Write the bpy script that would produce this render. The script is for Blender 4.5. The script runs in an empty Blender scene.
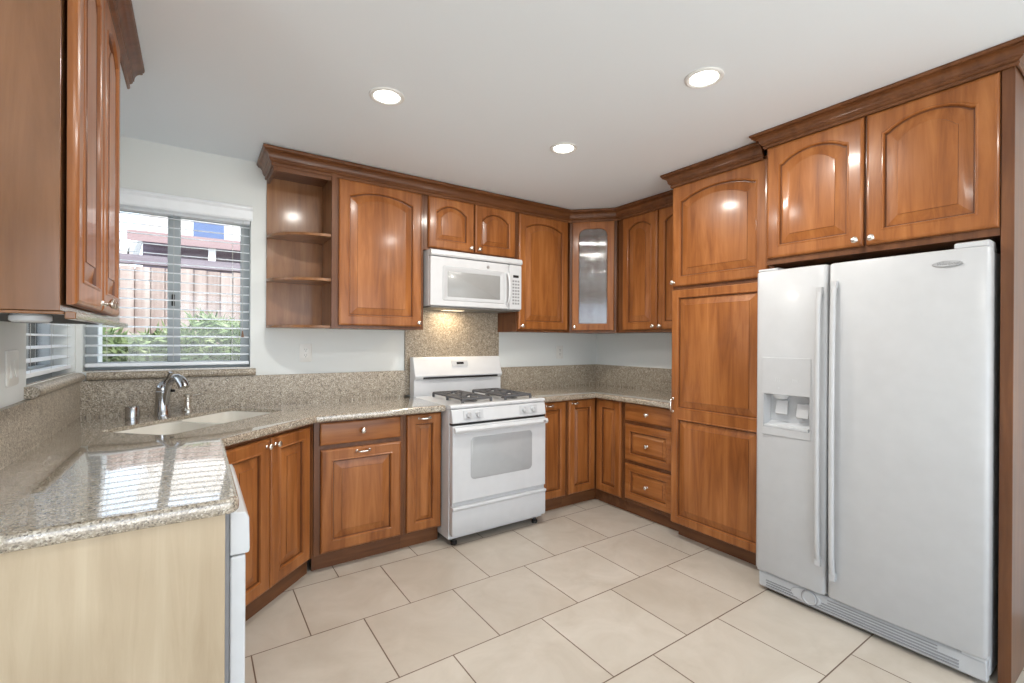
import bpy, bmesh, math, random
from mathutils import Vector, Matrix

C = bpy.context.scene.collection
PI = math.pi
rad = math.radians

# ------------------------------------------------------------------ camera, world, sun, exposure
cam_data = bpy.data.cameras.new('camera')
cam = bpy.data.objects.new('camera', cam_data); C.objects.link(cam)
cam_data.sensor_fit = 'HORIZONTAL'; cam_data.sensor_width = 36.0
cam_data.lens = 465.63 / 1024 * 36.0
cam_data.clip_start = 0.05
_y, _p, _r = rad(34.243), rad(-0.078), rad(0.313)
_fw = Vector((math.sin(_y) * math.cos(_p), math.cos(_y) * math.cos(_p), math.sin(_p)))
_rt = Vector((math.cos(_y), -math.sin(_y), 0)); _up = _rt.cross(_fw)
_r2 = math.cos(_r) * _rt + math.sin(_r) * _up
_u2 = -math.sin(_r) * _rt + math.cos(_r) * _up
M = Matrix((( _r2.x, _u2.x, -_fw.x, 0), (_r2.y, _u2.y, -_fw.y, 0), (_r2.z, _u2.z, -_fw.z, 1.33), (0, 0, 0, 1)))
cam.matrix_world = M
bpy.context.scene.camera = cam

sc = bpy.context.scene
sc.view_settings.view_transform = 'Standard'
sc.view_settings.look = 'None'
sc.view_settings.gamma = 1.0
sc.view_settings.use_curve_mapping = False
sc.view_settings.exposure = 0.0

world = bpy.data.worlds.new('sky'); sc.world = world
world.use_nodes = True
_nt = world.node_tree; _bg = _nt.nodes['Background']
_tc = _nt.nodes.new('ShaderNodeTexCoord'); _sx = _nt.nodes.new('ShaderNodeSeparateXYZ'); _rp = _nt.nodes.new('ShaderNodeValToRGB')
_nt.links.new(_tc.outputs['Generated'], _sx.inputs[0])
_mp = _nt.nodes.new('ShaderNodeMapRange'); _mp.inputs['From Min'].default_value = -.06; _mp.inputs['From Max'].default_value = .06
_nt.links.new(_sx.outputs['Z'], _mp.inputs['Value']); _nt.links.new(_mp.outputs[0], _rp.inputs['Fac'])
_rp.color_ramp.elements[0].color = (1.0, 1.0, .98, 1)      # added glow below the horizon, brightens the ceiling
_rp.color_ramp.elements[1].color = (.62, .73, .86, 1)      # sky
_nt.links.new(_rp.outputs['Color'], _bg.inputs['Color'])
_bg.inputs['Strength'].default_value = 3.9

sun_d = bpy.data.lights.new('sun', 'SUN'); sun_d.energy = 4.0; sun_d.angle = rad(1.0); sun_d.color = (1, .95, .88)
sun = bpy.data.objects.new('sun', sun_d); C.objects.link(sun)
sun.rotation_euler = (rad(38), 0, rad(25))

# ------------------------------------------------------------------ materials
def mat(name):
    m = bpy.data.materials.new(name); m.use_nodes = True
    nt = m.node_tree; return m, nt, nt.nodes['Principled BSDF']
def ramp(nt, fac, stops):
    r = nt.nodes.new('ShaderNodeValToRGB')
    while len(r.color_ramp.elements) < len(stops): r.color_ramp.elements.new(.5)
    for e, (p, c) in zip(r.color_ramp.elements, stops): e.position = p; e.color = (*c, 1)
    nt.links.new(fac, r.inputs['Fac']); return r.outputs['Color']
def coords(nt, scale=(1, 1, 1), loc=(0, 0, 0), rnd=False):
    tc = nt.nodes.new('ShaderNodeTexCoord'); mp = nt.nodes.new('ShaderNodeMapping')
    mp.inputs['Scale'].default_value = scale; mp.inputs['Location'].default_value = loc
    src = tc.outputs['Object']
    if rnd:
        oi = nt.nodes.new('ShaderNodeObjectInfo'); mu = nt.nodes.new('ShaderNodeVectorMath'); mu.operation = 'MULTIPLY_ADD'
        cx = nt.nodes.new('ShaderNodeCombineXYZ')
        for k in range(3): nt.links.new(oi.outputs['Random'], cx.inputs[k])
        nt.links.new(cx.outputs[0], mu.inputs[0]); mu.inputs[1].default_value = (17, 23, 31); nt.links.new(src, mu.inputs[2]); src = mu.outputs[0]
    nt.links.new(src, mp.inputs['Vector']); return mp.outputs['Vector']
def noise(nt, vec, scale, detail=4, rough=.5, dist=0):
    n = nt.nodes.new('ShaderNodeTexNoise'); n.inputs['Scale'].default_value = scale; n.inputs['Detail'].default_value = detail
    n.inputs['Roughness'].default_value = rough; n.inputs['Distortion'].default_value = dist
    nt.links.new(vec, n.inputs['Vector']); return n.outputs['Fac']
def bump(nt, b, height, strength, dist=.01):
    n = nt.nodes.new('ShaderNodeBump'); n.inputs['Strength'].default_value = strength; n.inputs['Distance'].default_value = dist
    nt.links.new(height, n.inputs['Height']); nt.links.new(n.outputs['Normal'], b.inputs['Normal'])
def mixc(nt, fac, a, b, mode='MIX'):
    n = nt.nodes.new('ShaderNodeMix'); n.data_type = 'RGBA'; n.blend_type = mode
    if isinstance(fac, float): n.inputs['Factor'].default_value = fac
    else: nt.links.new(fac, n.inputs['Factor'])
    for s, v in (('A', a), ('B', b)):
        i = [x for x in n.inputs if x.name == s and x.type == 'RGBA'][0]
        if isinstance(v, tuple): i.default_value = (*v, 1)
        else: nt.links.new(v, i)
    return [x for x in n.outputs if x.type == 'RGBA'][0]

def wood(name, dark, mid, light, grain='z', rough=.34, coat=.28):
    m, nt, b = mat(name)
    s = {'z': (9, 9, .8), 'x': (.8, 9, 9), 'y': (9, .8, 9)}[grain]
    v = coords(nt, s, rnd=True)
    g = noise(nt, v, 2.2, 6, .62, .6)
    c = ramp(nt, g, [(.25, dark), (.5, mid), (.78, light)])
    v2 = coords(nt, (2, 2, 1.1), rnd=True)
    blot = noise(nt, v2, 2.0, 2, .5)
    c2 = ramp(nt, blot, [(.3, (.80, .76, .72)), (.7, (1.08, 1.08, 1.08))])
    c = mixc(nt, 1.0, c, c2, 'MULTIPLY')
    nt.links.new(c, b.inputs['Base Color'])
    b.inputs['Roughness'].default_value = rough
    b.inputs['Coat Weight'].default_value = coat; b.inputs['Coat Roughness'].default_value = .14
    v3 = coords(nt, tuple(x * 6 for x in s), rnd=True)
    b.inputs['Specular IOR Level'].default_value = .30
    bump(nt, b, noise(nt, v3, 2.0, 3), .05, .002)
    return m
W_D, W_M, W_L = (.185, .057, .0135), (.315, .110, .028), (.45, .180, .056)
M_WOOD = wood('stained_maple_vertical', W_D, W_M, W_L, 'z')
M_WOODX = wood('stained_maple_horizontal', W_D, W_M, W_L, 'x')
M_TRIM = wood('stained_maple_trim', (.10, .036, .013), (.16, .060, .021), (.225, .090, .034), 'x', .4, .3)
M_TRIMZ = wood('stained_maple_trim_vertical', (.095, .034, .012), (.15, .056, .020), (.21, .083, .031), 'z', .4, .3)
M_GLAZE = wood('dark_glaze', (.11, .038, .014), (.16, .056, .019), (.21, .078, .027), 'z', .4, .2)
M_SHELFW = wood('stained_shelf_interior', (.18, .080, .033), (.29, .135, .058), (.39, .195, .09), 'z', .34, .4)
M_PALE = wood('pale_maple_veneer', (.46, .36, .245), (.54, .435, .305), (.61, .51, .37), 'z', .42, .2)
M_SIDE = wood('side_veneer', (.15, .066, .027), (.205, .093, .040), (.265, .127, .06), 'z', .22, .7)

def simple(name, col, rough=.5, metal=0, coat=0, spec=.5):
    m, nt, b = mat(name)
    v = coords(nt); n = noise(nt, v, 14, 3)
    c = ramp(nt, n, [(.3, tuple(x * .97 for x in col)), (.7, tuple(min(1, x * 1.02) for x in col))])
    nt.links.new(c, b.inputs['Base Color'])
    b.inputs['Roughness'].default_value = rough; b.inputs['Metallic'].default_value = metal
    b.inputs['Coat Weight'].default_value = coat; b.inputs['Coat Roughness'].default_value = .08
    b.inputs['Specular IOR Level'].default_value = spec
    return m
M_APPL = simple('white_enamel', (.63, .64, .655), .28, 0, .3)
M_FRIDGE = simple('white_refrigerator_enamel', (.49, .495, .505), .30, 0, .2)
M_APPL2 = simple('white_plastic', (.53, .54, .555), .38)
M_APPLG = simple('pale_grey_plastic', (.55, .56, .57), .4)
M_OVENGL = simple('grey_oven_glass', (.41, .42, .43), .12, 0, .4)
M_MWGL = simple('grey_microwave_screen', (.30, .30, .295), .25, 0, .2)
M_BLACK = simple('black_plastic', (.012, .012, .013), .35)
M_NEARBLACK = simple('near_black_underside', (.02, .02, .021), .7)
M_IRON = simple('cast_iron', (.085, .085, .09), .55)
M_GREYM = simple('grey_metal_filter', (.20, .205, .20), .45, .6)
M_NICKEL = simple('brushed_nickel', (.78, .74, .68), .24, 1)
M_CHROME = simple('chrome', (.50, .50, .51), .17, 1)
M_SINK = simple('white_sink', (.84, .81, .74), .2, 0, .3)
M_PLATE = simple('white_cover_plate', (.78, .78, .75), .35)
M_SLOT = simple('dark_slot', (.08, .08, .08), .6)
M_VINYL = simple('grey_window_frame', (.44, .48, .50), .45)
M_BLIND = simple('white_blind', (.88, .92, .96), .42)
M_CORD = simple('blind_cord', (.6, .6, .58), .7)
M_TASSEL = simple('wooden_tassel', (.28, .16, .10), .5)
M_EMBLEM = simple('silver_emblem', (.42, .42, .43), .3, .7)
M_INK = simple('grey_print', (.30, .30, .31), .5)
M_TRIMWH = simple('white_light_trim', (.75, .75, .73), .45)

def paint(name, col):
    m, nt, b = mat(name)
    v = coords(nt); n = noise(nt, v, 1.2, 3)
    c = ramp(nt, n, [(.3, tuple(x * .98 for x in col)), (.7, col)])
    nt.links.new(c, b.inputs['Base Color']); b.inputs['Roughness'].default_value = .75
    bump(nt, b, noise(nt, coords(nt), 140, 3), .08, .002)
    return m
M_WALL = paint('wall_paint', (.78, .81, .80))
M_CEIL = paint('ceiling_paint', (.82, .875, .92))

def granite(name, polished):
    m, nt, b = mat(name)
    v = coords(nt)
    vo = nt.nodes.new('ShaderNodeTexVoronoi'); vo.inputs['Scale'].default_value = 250; nt.links.new(v, vo.inputs['Vector'])
    sep = nt.nodes.new('ShaderNodeSeparateColor'); nt.links.new(vo.outputs['Color'], sep.inputs[0])
    c = ramp(nt, sep.outputs[0], [(0.0, (.10, .08, .06)), (.16, (.23, .19, .145)), (.45, (.36, .305, .235)), (.8, (.46, .40, .315)), (1.0, (.66, .61, .52))])
    big = ramp(nt, noise(nt, v, 40, 4), [(.35, (.84, .82, .80)), (.65, (1.08, 1.08, 1.08))])
    c = mixc(nt, 1.0, c, big, 'MULTIPLY')
    nt.links.new(c, b.inputs['Base Color']); b.inputs['Roughness'].default_value = .10 if polished else .38
    b.inputs['Coat Weight'].default_value = 1 if polished else 0; b.inputs['Coat Roughness'].default_value = .02; b.inputs['Coat IOR'].default_value = 1.9
    b.inputs['Specular IOR Level'].default_value = .6
    return m
M_GRAN = granite('polished_speckled_granite', True)
M_GRANH = granite('honed_speckled_granite', False)

def tile():
    m, nt, b = mat('beige_floor_tile')
    v = coords(nt, loc=(-.6715, -2.231, 0))
    br = nt.nodes.new('ShaderNodeTexBrick'); nt.links.new(v, br.inputs['Vector'])
    br.offset = .5; br.offset_frequency = 2; br.squash = 1
    br.inputs['Scale'].default_value = 1; br.inputs['Mortar Size'].default_value = .0028
    br.inputs['Mortar Smooth'].default_value = .1; br.inputs['Bias'].default_value = 0
    br.inputs['Brick Width'].default_value = .471; br.inputs['Row Height'].default_value = .469
    br.inputs['Color1'].default_value = (.51, .455, .39, 1); br.inputs['Color2'].default_value = (.56, .51, .445, 1)
    br.inputs['Mortar'].default_value = (.15, .10, .07, 1)
    n = ramp(nt, noise(nt, coords(nt), 3.5, 6, .62, .8), [(.3, (.88, .86, .83)), (.7, (1.05, 1.05, 1.05))])
    c = mixc(nt, 1.0, br.outputs['Color'], n, 'MULTIPLY')
    nt.links.new(c, b.inputs['Base Color'])
    b.inputs['Roughness'].default_value = .38
    inv = nt.nodes.new('ShaderNodeMath'); inv.operation = 'SUBTRACT'; inv.inputs[0].default_value = 1; nt.links.new(br.outputs['Fac'], inv.inputs[1])
    bump(nt, b, inv.outputs[0], .4, .003)
    return m
M_TILE = tile()

def emis(name, col, s):
    m, nt, b = mat(name)
    b.inputs['Base Color'].default_value = (*col, 1); b.inputs['Emission Color'].default_value = (*col, 1); b.inputs['Emission Strength'].default_value = s
    return m
M_LAMP = emis('lamp_lens', (1, .97, .9), 6)
M_LAMPW = emis('warm_lamp_lens', (1, .85, .6), 1.5)

def thinglass(name, tint=(1, 1, 1), refl=.9, rough=0.0):
    m = bpy.data.materials.new(name); m.use_nodes = True; nt = m.node_tree; nt.nodes.clear()
    o = nt.nodes.new('ShaderNodeOutputMaterial'); mx = nt.nodes.new('ShaderNodeMixShader'); t = nt.nodes.new('ShaderNodeBsdfTransparent')
    g = nt.nodes.new('ShaderNodeBsdfGlossy'); f = nt.nodes.new('ShaderNodeFresnel'); f.inputs['IOR'].default_value = 1.45
    t.inputs['Color'].default_value = (*tint, 1); g.inputs['Roughness'].default_value = rough; g.inputs['Color'].default_value = (refl, refl, refl, 1)
    nt.links.new(f.outputs[0], mx.inputs[0]); nt.links.new(t.outputs[0], mx.inputs[1]); nt.links.new(g.outputs[0], mx.inputs[2]); nt.links.new(mx.outputs[0], o.inputs[0])
    return m
M_GLASS = thinglass('window_glass', refl=.9)
def reeded():
    m = bpy.data.materials.new('reeded_glass'); m.use_nodes = True; nt = m.node_tree; nt.nodes.clear()
    o = nt.nodes.new('ShaderNodeOutputMaterial'); mx = nt.nodes.new('ShaderNodeMixShader'); t = nt.nodes.new('ShaderNodeBsdfRefraction')
    g = nt.nodes.new('ShaderNodeBsdfGlossy'); mx.inputs[0].default_value = .45
    t.inputs['Color'].default_value = (.80, .80, .80, 1); t.inputs['Roughness'].default_value = .25; t.inputs['IOR'].default_value = 1.2
    g.inputs['Roughness'].default_value = .05; g.inputs['Color'].default_value = (.9, .9, .9, 1)
    nt.links.new(t.outputs[0], mx.inputs[1]); nt.links.new(g.outputs[0], mx.inputs[2]); nt.links.new(mx.outputs[0], o.inputs[0])
    return m
M_REED = reeded()

# outdoor materials
def fencewood():
    m, nt, b = mat('weathered_fence_boards')
    v = coords(nt, (5, .3, .25)); n = noise(nt, v, 3, 5)
    c = ramp(nt, n, [(.3, (.34, .25, .22)), (.5, (.50, .39, .345)), (.7, (.62, .53, .48))]); nt.links.new(c, b.inputs['Base Color']); b.inputs['Roughness'].default_value = .9
    return m
M_FENCE = fencewood()
M_STUCCO = paint('neighbour_stucco', (.78, .75, .69))
M_ROOF = simple('pinkish_roof', (.36, .25, .245), .9)
M_BEAM = simple('mauve_beam', (.25, .21, .23), .8)
M_SHADE = simple('painted_patio_shade', (.20, .17, .23), .8)
M_BLUEGL = simple('blue_pane', (.10, .15, .28), .15)
M_WHITEP = simple('white_exterior_paint', (.8, .8, .78), .6)
M_SOIL = simple('garden_soil', (.22, .17, .12), .95)
def leafmat():
    m, nt, b = mat('shrub_leaves')
    v = coords(nt); n = noise(nt, v, 9, 3)
    c = ramp(nt, n, [(.3, (.09, .14, .055)), (.5, (.21, .28, .11)), (.72, (.42, .47, .27))]); nt.links.new(c, b.inputs['Base Color']); b.inputs['Roughness'].default_value = .6
    return m
M_LEAF = leafmat()

# ------------------------------------------------------------------ mesh helpers
class MB:
    def __init__(s): s.v = []; s.f = []; s.m = []
    def add(s, vs, fs, m=0):
        b = len(s.v); s.v += [tuple(v) for v in vs]
        for f in fs: s.f.append([i + b for i in f]); s.m.append(m)
        return s
    def box(s, x0, x1, y0, y1, z0, z1, m=0):
        vs = [(x, y, z) for x in (x0, x1) for y in (y0, y1) for z in (z0, z1)]
        return s.add(vs, [(0, 1, 3, 2), (4, 6, 7, 5), (0, 4, 5, 1), (2, 3, 7, 6), (0, 2, 6, 4), (1, 5, 7, 3)], m)
    def prism(s, pts, z0, z1, m=0):
        n = len(pts)
        vs = [(x, y, z0) for x, y in pts] + [(x, y, z1) for x, y in pts]
        return s.add(vs, [tuple(range(n))[::-1], tuple(range(n, 2 * n))] + [(i, (i + 1) % n, n + (i + 1) % n, n + i) for i in range(n)], m)
    def prism_x(s, pts, x0, x1, m=0):      # pts are (y, z)
        n = len(pts)
        vs = [(x0, y, z) for y, z in pts] + [(x1, y, z) for y, z in pts]
        return s.add(vs, [tuple(range(n))[::-1], tuple(range(n, 2 * n))] + [(i, (i + 1) % n, n + (i + 1) % n, n + i) for i in range(n)], m)
    def loops(s, ls, m=0, cap0=False, cap1=False, ms=None, closed=True):
        n = len(ls[0]); b = len(s.v)
        for l in ls: s.v += [tuple(p) for p in l]
        for k in range(len(ls) - 1):
            for i in range(n if closed else n - 1):
                j = (i + 1) % n
                s.f.append([b + k * n + i, b + k * n + j, b + (k + 1) * n + j, b + (k + 1) * n + i]); s.m.append(ms[k] if ms else m)
        if cap0: s.f.append([b + i for i in range(n)][::-1]); s.m.append(ms[0] if ms else m)
        if cap1: s.f.append([b + (len(ls) - 1) * n + i for i in range(n)]); s.m.append(ms[-1] if ms else m)
        return s
    def lathe(s, prof, c, axis='z', n=20, m=0):
        ls = []
        for r, h in prof:
            l = []
            for i in range(n):
                a = 2 * PI * i / n; p, q = r * math.cos(a), r * math.sin(a)
                if axis == 'z': l.append((c[0] + p, c[1] + q, c[2] + h))
                elif axis == 'y': l.append((c[0] + p, c[1] + h, c[2] + q))
                else: l.append((c[0] + h, c[1] + p, c[2] + q))
            ls.append(l)
        return s.loops(ls, m, True, True)
    def tube(s, path, r, n=10, m=0, flat=1.0):
        path = [Vector(p) for p in path]; ls = []
        rs = r if isinstance(r, (list, tuple)) else [r] * len(path)
        ref = None
        for i, p in enumerate(path):
            t = (path[min(i + 1, len(path) - 1)] - path[max(i - 1, 0)]).normalized()
            if ref is None:
                ref = Vector((0, 0, 1)) if abs(t.z) < .9 else Vector((1, 0, 0))
            u = (ref - t * ref.dot(t)).normalized(); w = t.cross(u); ref = u
            ls.append([p + (u * math.cos(2 * PI * k / n) + w * math.sin(2 * PI * k / n) * flat) * rs[i] for k in range(n)])
        return s.loops(ls, m, True, True)
    def mesh(s, name):
        me = bpy.data.meshes.new(name)
        bm = bmesh.new()
        vs = [bm.verts.new(v) for v in s.v]
        for f, m in zip(s.f, s.m):
            try:
                fa = bm.faces.new([vs[i] for i in f]); fa.material_index = m
            except ValueError: pass
        bmesh.ops.remove_doubles(bm, verts=bm.verts[:], dist=1e-6)
        bmesh.ops.recalc_face_normals(bm, faces=bm.faces[:])
        bm.to_mesh(me); bm.free()
        return me

def obj(name, mb, mats, parent=None, bev=0, seg=2, smooth=35, label=None, loc=None, rotz=None):
    me = mb.mesh(name) if isinstance(mb, MB) else mb
    for m in (mats if isinstance(mats, (list, tuple)) else [mats]): me.materials.append(m)
    if smooth:
        me.polygons.foreach_set('use_smooth', [True] * len(me.polygons)); me.set_sharp_from_angle(angle=rad(smooth))
    o = bpy.data.objects.new(name, me); C.objects.link(o)
    if parent is not None: o.parent = parent
    if bev:
        b = o.modifiers.new('bevel', 'BEVEL'); b.width = bev; b.segments = seg; b.limit_method = 'ANGLE'; b.angle_limit = rad(40); b.harden_normals = True
    if label: o['label'] = label
    if loc: o.location = loc
    if rotz is not None: o.rotation_euler.z = rotz
    return o

def thing(name, label, cat, loc=(0, 0, 0), rotz=0, group=None):
    o = bpy.data.objects.new(name, None); C.objects.link(o); o.empty_display_size = .1
    o.location = loc; o.rotation_euler = (0, 0, rotz); o['label'] = label; o['category'] = cat
    if group: o['group'] = group
    return o
def tag(o, label, cat, group=None):
    o['label'] = label; o['category'] = cat
    if group: o['group'] = group
    return o
def struct(name, mb, m, **k):
    o = obj(name, mb, m, **k); o['kind'] = 'structure'; return o

def boolean(a, b, op='DIFFERENCE'):
    """mesh of a minus b (both MB) -> mesh"""
    oa = bpy.data.objects.new('tmp_a', a if not isinstance(a, MB) else a.mesh('tmp_a')); ob = bpy.data.objects.new('tmp_b', b.mesh('tmp_b'))
    C.objects.link(oa); C.objects.link(ob)
    md = oa.modifiers.new('b', 'BOOLEAN'); md.operation = op; md.object = ob; md.solver = 'EXACT'
    dg = bpy.context.evaluated_depsgraph_get()
    me = bpy.data.meshes.new_from_object(oa.evaluated_get(dg))
    for o in (oa, ob): bpy.data.objects.remove(o)
    return me

def rrect(x0, x1, z0, z1, r, n=5):
    out = []
    for cx, cz, a in ((x1 - r, z1 - r, 0), (x0 + r, z1 - r, 90), (x0 + r, z0 + r, 180), (x1 - r, z0 + r, 270)):
        for i in range(n + 1):
            t = rad(a + 90 * i / n); out.append((cx + r * math.cos(t), cz + r * math.sin(t)))
    return out

def sweep(mb, path, prof, m=0):
    """profile (d outward to the right of travel, z) along a 2D polyline with mitres"""
    ls = []
    P = [Vector(p) for p in path]
    for i, p in enumerate(P):
        ns = []
        if i > 0: t = (P[i] - P[i - 1]).normalized(); ns.append(Vector((t.y, -t.x)))
        if i < len(P) - 1: t = (P[i + 1] - P[i]).normalized(); ns.append(Vector((t.y, -t.x)))
        n = ns[0] if len(ns) == 1 else (ns[0] + ns[1]) / (1 + ns[0].dot(ns[1]))
        ls.append([(p.x + n.x * d, p.y + n.y * d, z) for d, z in prof])
    return mb.loops(ls, m, True, True)

# ------------------------------------------------------------------ cabinet door and hardware builders (local: x along the face, y into the cabinet, front at y = 0)
def f_arch(u):
    a = abs(u) / .94
    return 0.0 if a >= 1 else (1 - a * a) ** .85
def f_flat(u): return 0.0
def f_round(u):
    a = abs(u); k = .45
    return 1.0 if a <= k else math.sqrt(max(0, 1 - ((a - k) / (1 - k)) ** 2))
def dloop(x0, x1, z0, z1, rise, f, y, n=24):
    out = [(x0, y, z0), (x1, y, z0)]; xc, hw = (x0 + x1) / 2, (x1 - x0) / 2
    for i in range(n + 1):
        u = 1 - 2 * i / n; out.append((xc + u * hw, y, z1 - rise + rise * f(u)))
    return out
def door(mb, x0, x1, z0, z1, rise=0.05, f=f_arch, fw=.058, y=0, t=.02, glass=False, top=None, raised=.042):
    top = fw if top is None else top
    def o(d, yy): return dloop(x0 + d, x1 - d, z0 + d, z1 - d, 0, f, y + yy)
    def i(d, yy): return dloop(x0 + fw + d, x1 - fw - d, z0 + fw + d, z1 - top - d, rise, f, y + yy)
    if glass:
        ls = [o(0, t), o(0, .006), o(.002, .002), o(.006, 0), i(0, 0), i(.005, .002), i(.008, .008), i(.008, t)]
        ms = [0, 0, 0, 0, 0, 1, 1]
        mb.loops(ls, ms=ms); mb.loops([o(0, t), i(.008, t)]); return
    r = min(raised, (x1 - x0 - 2 * fw) * .26)
    ls = [o(0, t), o(0, .010), o(.0015, .006), o(.005, .0025), o(.010, .0008), o(.012, 0), i(0, 0), i(.0025, -.0022), i(.0055, -.0026), i(.0085, -.0010), i(.011, .006), i(.0125, .0135), i(.0165, .0140), i(.0165 + r * .5, .0095), i(.0165 + r, .0038), i(.0175 + r, .0012), i(.021 + r, .0010)]
    mb.loops(ls, ms=[0, 0, 0, 0, 0, 0, 0, 0, 0, 0, 1, 1, 0, 0, 1, 0], cap0=True, cap1=True)
def slab_front(mb, x0, x1, z0, z1, y=0, t=.02):
    def o(d, yy): return dloop(x0 + d, x1 - d, z0 + d, z1 - d, 0, f_flat, y + yy, 4)
    mb.loops([o(0, t), o(0, .007), o(.003, .003), o(.009, .0005), o(.012, 0)], cap0=True, cap1=True)
def two_panel_door(mb, x0, x1, z0, z1, zm0, zm1, fw=.05, t=.02):
    """tall door: an outer frame with two raised rectangular panels split by a mid rail"""
    def r(a, b, c, d, q, yy): return [(a + q, yy, c + q), (b - q, yy, c + q), (b - q, yy, d - q), (a + q, yy, d - q)]
    mb.loops([r(x0, x1, z0, z1, 0, t), r(x0, x1, z0, z1, 0, .006), r(x0, x1, z0, z1, .002, .002), r(x0, x1, z0, z1, .006, 0)], cap0=True)
    e = .006
    for a, b, c, d in ((x0 + e, x0 + fw, z0 + e, z1 - e), (x1 - fw, x1 - e, z0 + e, z1 - e), (x0 + fw, x1 - fw, z0 + e, z0 + fw), (x0 + fw, x1 - fw, z1 - fw, z1 - e), (x0 + fw, x1 - fw, zm0, zm1)):
        mb.add([(a, 0, c), (b, 0, c), (b, 0, d), (a, 0, d)], [(0, 1, 2, 3)])
    for c, d in ((z0 + fw, zm0), (zm1, z1 - fw)):
        q = lambda i, yy: r(x0 + fw, x1 - fw, c, d, i, yy)
        mb.loops([q(0, 0), q(.0025, -.0022), q(.0055, -.0026), q(.0085, -.0010), q(.011, .006), q(.0125, .0135), q(.0165, .0140), q(.036, .0095), q(.056, .0038), q(.057, .0012), q(.060, .0010)], ms=[0, 0, 0, 0, 1, 1, 0, 0, 1, 0], cap1=True)

def knob(parent, x, z, y=0):
    mb = MB().lathe([(.0001, .0), (.009, 0), (.008, -.003), (.0045, -.006), (.0045, -.016), (.010, -.019), (.0145, -.023), (.0145, -.027), (.010, -.031), (.0001, -.0325)], (x, y, z), 'y', 20)
    return obj('knob', mb, M_NICKEL, parent)
def pull(parent, x, z, y=0, L=.076, vertical=False):
    mb = MB()
    h = L / 2
    pts = [(-h, 0), (-h, -.016), (-h * .82, -.024), (-h * .4, -.028), (0, -.029), (h * .4, -.028), (h * .82, -.024), (h, -.016), (h, 0)]
    path = [((x, y + d, z + s) if vertical else (x + s, y + d, z)) for s, d in pts]
    mb.tube(path, [.0055, .005, .005, .0058, .0062, .0058, .005, .005, .0055], 10)
    for s in (-h, h):
        c = (x, y, z + s) if vertical else (x + s, y, z)
        mb.lathe([(.0001, .0), (.009, 0), (.0085, -.003), (.006, -.005), (.0001, -.005)], c, 'y', 16)
    return obj('pull_handle', mb, M_NICKEL, parent)
def cab_door(parent, x0, x1, z0, z1, rise=.05, **k):
    mb = MB(); door(mb, x0, x1, z0, z1, rise, **k)
    return obj('door', mb, [M_WOOD, M_GLAZE], parent, smooth=14)
def body_box(parent, x0, x1, y1, z0, z1, toe=False, toe_y=.09, m=None):
    mb = MB().box(x0, x1, .0205, y1, z0, z1)
    o = obj('body', mb, m or M_TRIMZ, parent, bev=.0015, seg=1)
    if toe:
        obj('toe_kick', MB().box(x0, x1, toe_y, toe_y + .02, 0, z0 - .0005), M_TRIM, parent)
    return o

# ------------------------------------------------------------------ setting
XL, XR, YW, ZC = -.53, 3.34, 3.40, 2.468
WT = .18
struct('floor', MB().box(-2.6, XR + .15, -2.2, 1.42, -.06, 0).box(XL - .18, XR + .15, 1.42, YW + .18, -.06, 0), M_TILE, smooth=0)
struct('ceiling', MB().box(-2.75, XR + .15, -2.35, 1.42, ZC, ZC + .15).box(XL - .22, XR + .15, 1.42, YW + .22, ZC, ZC + .15), M_CEIL, smooth=0)
# back wall with window opening
WX0, WX1, WZ0, WZ1 = -.505, .292, 1.150, 2.12
mb = MB()
mb.box(XL - WT, WX0, YW, YW + WT, 0, ZC); mb.box(WX1, XR + .3, YW, YW + WT, 0, ZC)
mb.box(WX0, WX1, YW, YW + WT, 0, WZ0); mb.box(WX0, WX1, YW, YW + WT, WZ1, ZC)
struct('wall_back', mb, M_WALL, smooth=0)
LY0, LY1 = 2.50, 3.36
mb = MB()
mb.box(XL - WT, XL, 1.30, LY0, 0, ZC); mb.box(XL - WT, XL, LY1, YW, 0, ZC)
mb.box(XL - WT, XL, LY0, LY1, 0, WZ0); mb.box(XL - WT, XL, LY0, LY1, WZ1, ZC)
struct('wall_left', mb, M_WALL, smooth=0)
struct('wall_right', MB().box(XR, XR + WT, -2.2, YW, 0, ZC), M_WALL, smooth=0)

mb = MB()      # unseen rear and side walls, added with openings sized to limit the daylight
mb.box(-2.6, -1.0, -2.32, -2.2, 0, ZC).box(2.8, XR, -2.32, -2.2, 0, ZC).box(-1.0, 2.8, -2.32, -2.2, 2.12, ZC)
struct('wall_rear_light_blocker', mb, M_WALL, smooth=0)
mb = MB()
mb.box(-2.72, -2.6, -2.2, -1.5, 0, ZC).box(-2.72, -2.6, -.1, 1.3, 0, ZC).box(-2.72, -2.6, -1.5, -.1, 2.12, ZC)
mb.box(-2.6, XL - WT, 1.3, 1.42, 0, ZC)
struct('wall_side_light_blocker', mb, M_WALL, smooth=0)

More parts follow.
